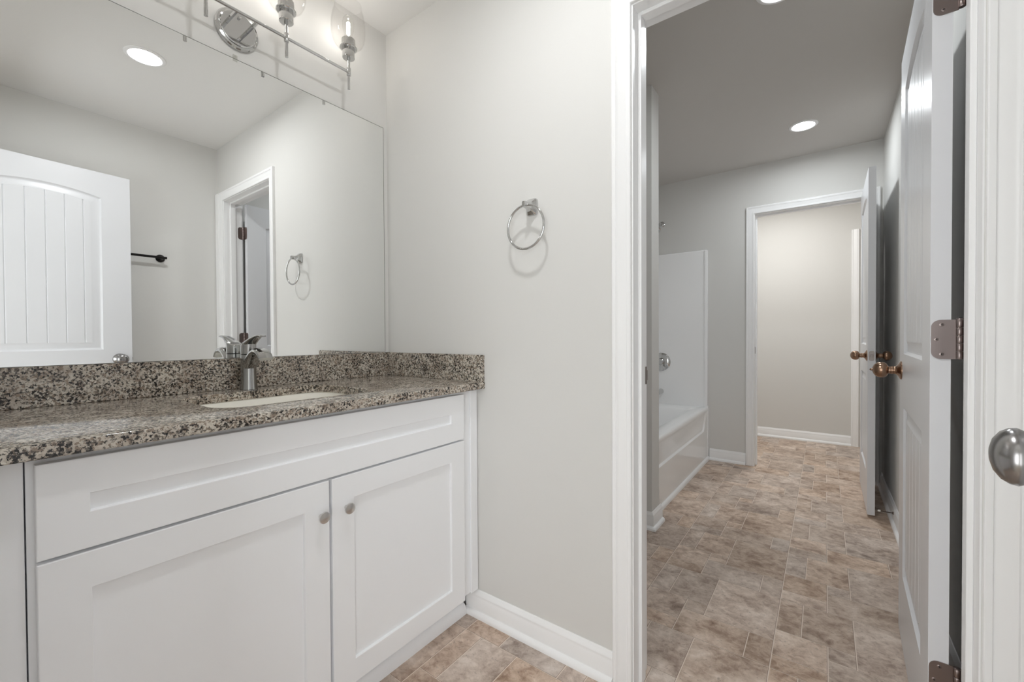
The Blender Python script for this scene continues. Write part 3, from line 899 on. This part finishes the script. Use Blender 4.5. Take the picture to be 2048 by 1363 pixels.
# recessed ceiling lights ----------------------------------------------------------------
def downlight(x, y, lens, label, r=0.080):
    t = empty('recessed_ceiling_light', (x, y, H)); tag(t, label, 'ceiling light', 'recessed ceiling lights')
    m = MB()
    m.lathe([(r, 0.0), (r, -0.0025), (r-0.003, -0.005), (r-0.014, -0.0065), (r-0.017, -0.0055), (r-0.024, -0.0022), (r-0.025, -0.0008)], (0, 0, 0), (0, 0, 1), 48, True, False)
    m.build('trim_ring', TRIM, t, smooth=40)
    MB().lathe([(r-0.0245, -0.0022), (0.001, -0.0026)], (0, 0, 0), (0, 0, 1), 48, False, True).build('lens', lens, t, smooth=40)
    return t
downlight(-0.612, -1.062, LENS_V, 'round recessed ceiling light reflected in the vanity mirror')
downlight(2.158, -1.494, LENS_B, 'round recessed ceiling light over the bath floor near the far door')
downlight(0.765, -1.461, LENS_N, 'recessed ceiling light just inside the bath doorway, at the top of the picture')
downlight(3.12, -1.25, LENS_F, 'added unseen recessed ceiling light of the room beyond the far doorway')  # unseen lamp added to light the far room
# towel ring ----------------------------------------------------------------
TR = empty('towel_ring', (0, -0.7955, 1.5165)); tag(TR, 'chrome towel ring on the wall between vanity and doorway', 'towel ring')
secs = []
for dx, hy_, hz_ in ((-0.0005, 0.0235, 0.029), (-0.006, 0.0235, 0.029), (-0.009, 0.0215, 0.027), (-0.018, 0.0145, 0.0185), (-0.028, 0.0095, 0.0125), (-0.038, 0.0075, 0.0105), (-0.052, 0.0070, 0.0100), (-0.056, 0.0055, 0.0085)):
    secs.append((Vector((dx, 0, 0)), Y, Z, hy_, hz_))
MB().sections(secs, 32, 5).build('post', CHROME, TR, smooth=40)
MB().torus((-0.044, -0.0, -0.0755), (1, 0.0, 0.0), 0.0735, 0.0044, 72, 12).build('ring', CHROME, TR, smooth=60)

# towel bar on the front wall
TB = empty('towel_bar', (-0.60, YF, 1.602)); tag(TB, 'dark bronze towel bar on the wall behind the entry door, seen in the mirror', 'towel bar')
for xx in (0.262, -0.265):
    MB().lathe([(0.0255, 0.0003), (0.0255, 0.004), (0.023, 0.009), (0.016, 0.014), (0.010, 0.022), (0.0085, 0.040), (0.0085, 0.052)], (xx, 0, 0), (0, 1, 0), 32).build('post', BRONZE, TB, smooth=40)
MB().cyl((-0.285, 0.050, 0), (0.285, 0.050, 0), 0.0078, 20).build('bar', BRONZE, TB, smooth=40)

# ------------------------------------------------------------------ bathtub
tub = empty('bathtub', (1.96, -0.40, 0)); tag(tub, 'white one-piece bathtub with panelled apron and tall glossy surround', 'bathtub')
def B_(o):
    o.data.transform(Matrix.Translation(-Vector(tub.location))); return o
TX0, TX1, TY0, TY1, TZ = 1.232, 2.716, -0.800, -0.004, 0.452
m = MB()
LIP = TY0-0.004
m.rings([rrect(TX0, TX1, LIP+0.006, TY1, 0.003, TZ-0.031, 10), rrect(TX0, TX1, LIP, TY1, 0.003, TZ-0.028, 10), rrect(TX0, TX1, LIP, TY1, 0.003, TZ-0.013, 10), rrect(TX0, TX1, LIP+0.004, TY1, 0.003, TZ-0.004, 10), rrect(TX0, TX1, LIP+0.013, TY1, 0.003, TZ, 10),
         rrect(TX0+0.085, TX1-0.205, TY0+0.092, TY1-0.065, 0.05, TZ, 10), rrect(TX0+0.093, TX1-0.213, TY0+0.100, TY1-0.073, 0.06, TZ-0.006, 10), rrect(TX0+0.098, TX1-0.222, TY0+0.106, TY1-0.078, 0.07, TZ-0.02, 10),
         rrect(TX0+0.130, TX1-0.33, TY0+0.15, TY1-0.12, 0.10, 0.14, 10), rrect(TX0+0.17, TX1-0.39, TY0+0.19, TY1-0.16, 0.10, 0.105, 10), rrect(TX0+0.25, TX1-0.45, TY0+0.27, TY1-0.24, 0.08, 0.10, 10)], False, True)
B_(m.build('basin', TUBW, tub, smooth=60))
# apron with a recessed panel, round lower corners
def apron():
    m = MB()
    xa, xb, za, zb = 1.268, TX1-0.11, 0.262, TZ-0.036
    def loop(d, dep, r):
        pts = []; r = max(r-d, 0.004)
        x0, x1, z0, z1 = xa+d, xb-d, za+d, zb-d*0.3
        for cx_, cz_, a0, rr_ in ((x1-0.006, z1-0.006, 0, 0.006), (x0+0.006, z1-0.006, PI/2, 0.006), (x0+r, z0+r, PI, r), (x1-r, z0+r, 1.5*PI, r)):
            for k in range(9):
                an = a0+PI/2*k/8
                zz = cz_+rr_*math.sin(an)
                pts.append((cx_+rr_*math.cos(an), TY0+dep*min(max((zb-zz)/(zb-za)*1.6, 0.0), 1.0), zz))
        return pts
    L0 = loop(0, 0, 0.07)
    bm = bmesh.new(); edges = []
    for lp in ([(TX0, 0, 0.0), (TX1, 0, 0.0), (TX1, 0, TZ-0.027), (TX0, 0, TZ-0.027)], [(p[0], 0, p[2]) for p in L0]):
        vs = [bm.verts.new((p[0], TY0+0.0, p[2])) for p in lp]
        for i in range(len(vs)): edges.append(bm.edges.new((vs[i], vs[(i+1) % len(vs)])))
    bmesh.ops.triangle_fill(bm, use_beauty=True, edges=edges, normal=(0, 1, 0))
    bm.verts.index_update()
    for v in bm.verts: m.v.append(tuple(v.co))
    for f in bm.faces: m.face([v.index for v in f.verts])
    bm.free()
    m.rings([L0, loop(0.003, 0.003, 0.07), loop(0.010, 0.011, 0.07), loop(0.014, 0.012, 0.07)], False, True)
    o = m.build('apron', TUBW, tub, smooth=0, fix=False)
    bm = bmesh.new(); bm.from_mesh(o.data)
    bmesh.ops.remove_doubles(bm, verts=bm.verts, dist=0.00002)
    bmesh.ops.recalc_face_normals(bm, faces=bm.faces)
    if sum(f.normal.y*f.calc_area() for f in bm.faces) > 0:
        bmesh.ops.reverse_faces(bm, faces=bm.faces)
    bm.to_mesh(o.data); bm.free()
    o.data.polygons.foreach_set('use_smooth', [True]*len(o.data.polygons))
    o.data.set_sharp_from_angle(angle=math.radians(30))
    return B_(o)
apron()
B_(MB().extrude_path([(-o2, z2) for o2, z2 in [(0, 0), (0.016, 0), (0.0155, 0.010), (0.012, 0.020), (0.006, 0.026), (0, 0.028)]], [(1.2565, TY0), (TX1+0.0035, TY0)]).build('shoe_molding', TRIM, tub, smooth=50))
ov = B_(MB().lathe([(0.036, 0), (0.036, 0.004), (0.032, 0.008), (0.001, 0.010)], (TX1-0.262, -0.41, 0.352), (-1, 0, 0.28), 32).build('overflow_plate', CHROME, tub))

# tub surround: three wall panels in one moulded piece
m = MB(); th = 0.024
SZ0, SZ1 = TZ-0.0115, 1.803
out = [(1.2285, -0.800), (1.2285, -0.0005), (XE-0.0005, -0.0005), (XE-0.0005, -0.800)]
R0 = 0.05
def uo(d):
    return [(1.2285+d, -0.800), (1.2285+d, -0.0005-d-R0), (1.2285+d+R0*0.3, -0.0005-d-R0*0.3), (1.2285+d+R0, -0.0005-d), (XE-0.0005-d-R0, -0.0005-d), (XE-0.0005-d-R0*0.3, -0.0005-d-R0*0.3), (XE-0.0005-d, -0.0005-d-R0), (XE-0.0005-d, -0.800)]
outl = [(1.2285, -0.800), (1.2285, -0.05), (1.2285, -0.0005), (1.29, -0.0005), (2.66, -0.0005), (XE-0.0005, -0.0005), (XE-0.0005, -0.05), (XE-0.0005, -0.800)]
inn = uo(th)
poly_rings = []
for i in range(8):
    a_, b_ = outl[i], inn[i]
    poly_rings.append([(a_[0], a_[1], SZ0), (b_[0], b_[1], SZ0), (b_[0], b_[1], SZ1), (a_[0], a_[1], SZ1)])
m.rings(poly_rings, True, True)
sur = B_(m.build('surround', TUBW, tub, smooth=50, bevel=0.010, bseg=4))
fl = MB()
fl.box(XE-0.0315, XE-0.0240, -0.800, -0.776, SZ0, SZ1-0.004)
fl.box(XE-0.0240, XE-0.0005, -0.8065, -0.799, 0.028, SZ0+0.02)
fo = B_(fl.build('flange', TUBW, sur, smooth=0, bevel=0.003, bseg=3))

PXF = XE-0.0245
sv = empty('shower_valve', (PXF, -0.41, 0.830)); tag(sv, 'round chrome shower valve on the surround, half hidden by the partition', 'shower valve')
MB().lathe([(0.082, 0), (0.082, 0.003), (0.076, 0.008), (0.035, 0.012), (0.030, 0.030), (0.026, 0.045), (0.001, 0.047)], (0, 0, 0), (-1, 0, 0), 48).build('escutcheon', CHROME, sv, smooth=35)
MB().sections([((-0.036, 0, 0), Y, Z, 0.012, 0.012), ((-0.040, -0.02, -0.03), Y, Z, 0.010, 0.009), ((-0.046, -0.032, -0.062), Y, Z, 0.008, 0.007)], 16).build('lever', CHROME, sv, smooth=50)
ts = empty('tub_spout', (PXF, -0.405, 0.560)); tag(ts, 'chrome tub spout below the shower valve', 'tub spout')
MB().sections([((0, 0, 0), Y, Z, 0.026, 0.026), ((-0.03, 0, 0), Y, Z, 0.027, 0.026), ((-0.09, 0, -0.003), Y, Z, 0.026, 0.024), ((-0.125, 0, -0.009), Y, Z, 0.023, 0.020), ((-0.135, 0, -0.014), Y, Z, 0.014, 0.012)], 28).build('spout_body', CHROME, ts, smooth=50)
sa = empty('wall_shower', (XE, -0.41, 2.080)); tag(sa, 'chrome shower head on its arm above the surround', 'shower head')
MB().lathe([(0.026, 0.0003), (0.026, 0.003), (0.018, 0.010), (0.010, 0.013)], (0, 0, 0), (-1, 0, 0), 28).build('flange', CHROME, sa)
MB().tube([(-0.005, 0, 0), (-0.04, 0, 0.002), (-0.08, 0, -0.008), (-0.115, 0, -0.035)], 0.0085, 16).build('arm', CHROME, sa, smooth=60)
MB().lathe([(0.010, 0), (0.014, 0.012), (0.016, 0.022), (0.034, 0.050), (0.036, 0.058), (0.030, 0.062), (0.001, 0.062)], (-0.113, 0, -0.033), (-0.62, 0, -0.78), 32).build('head', CHROME, sa, smooth=40)
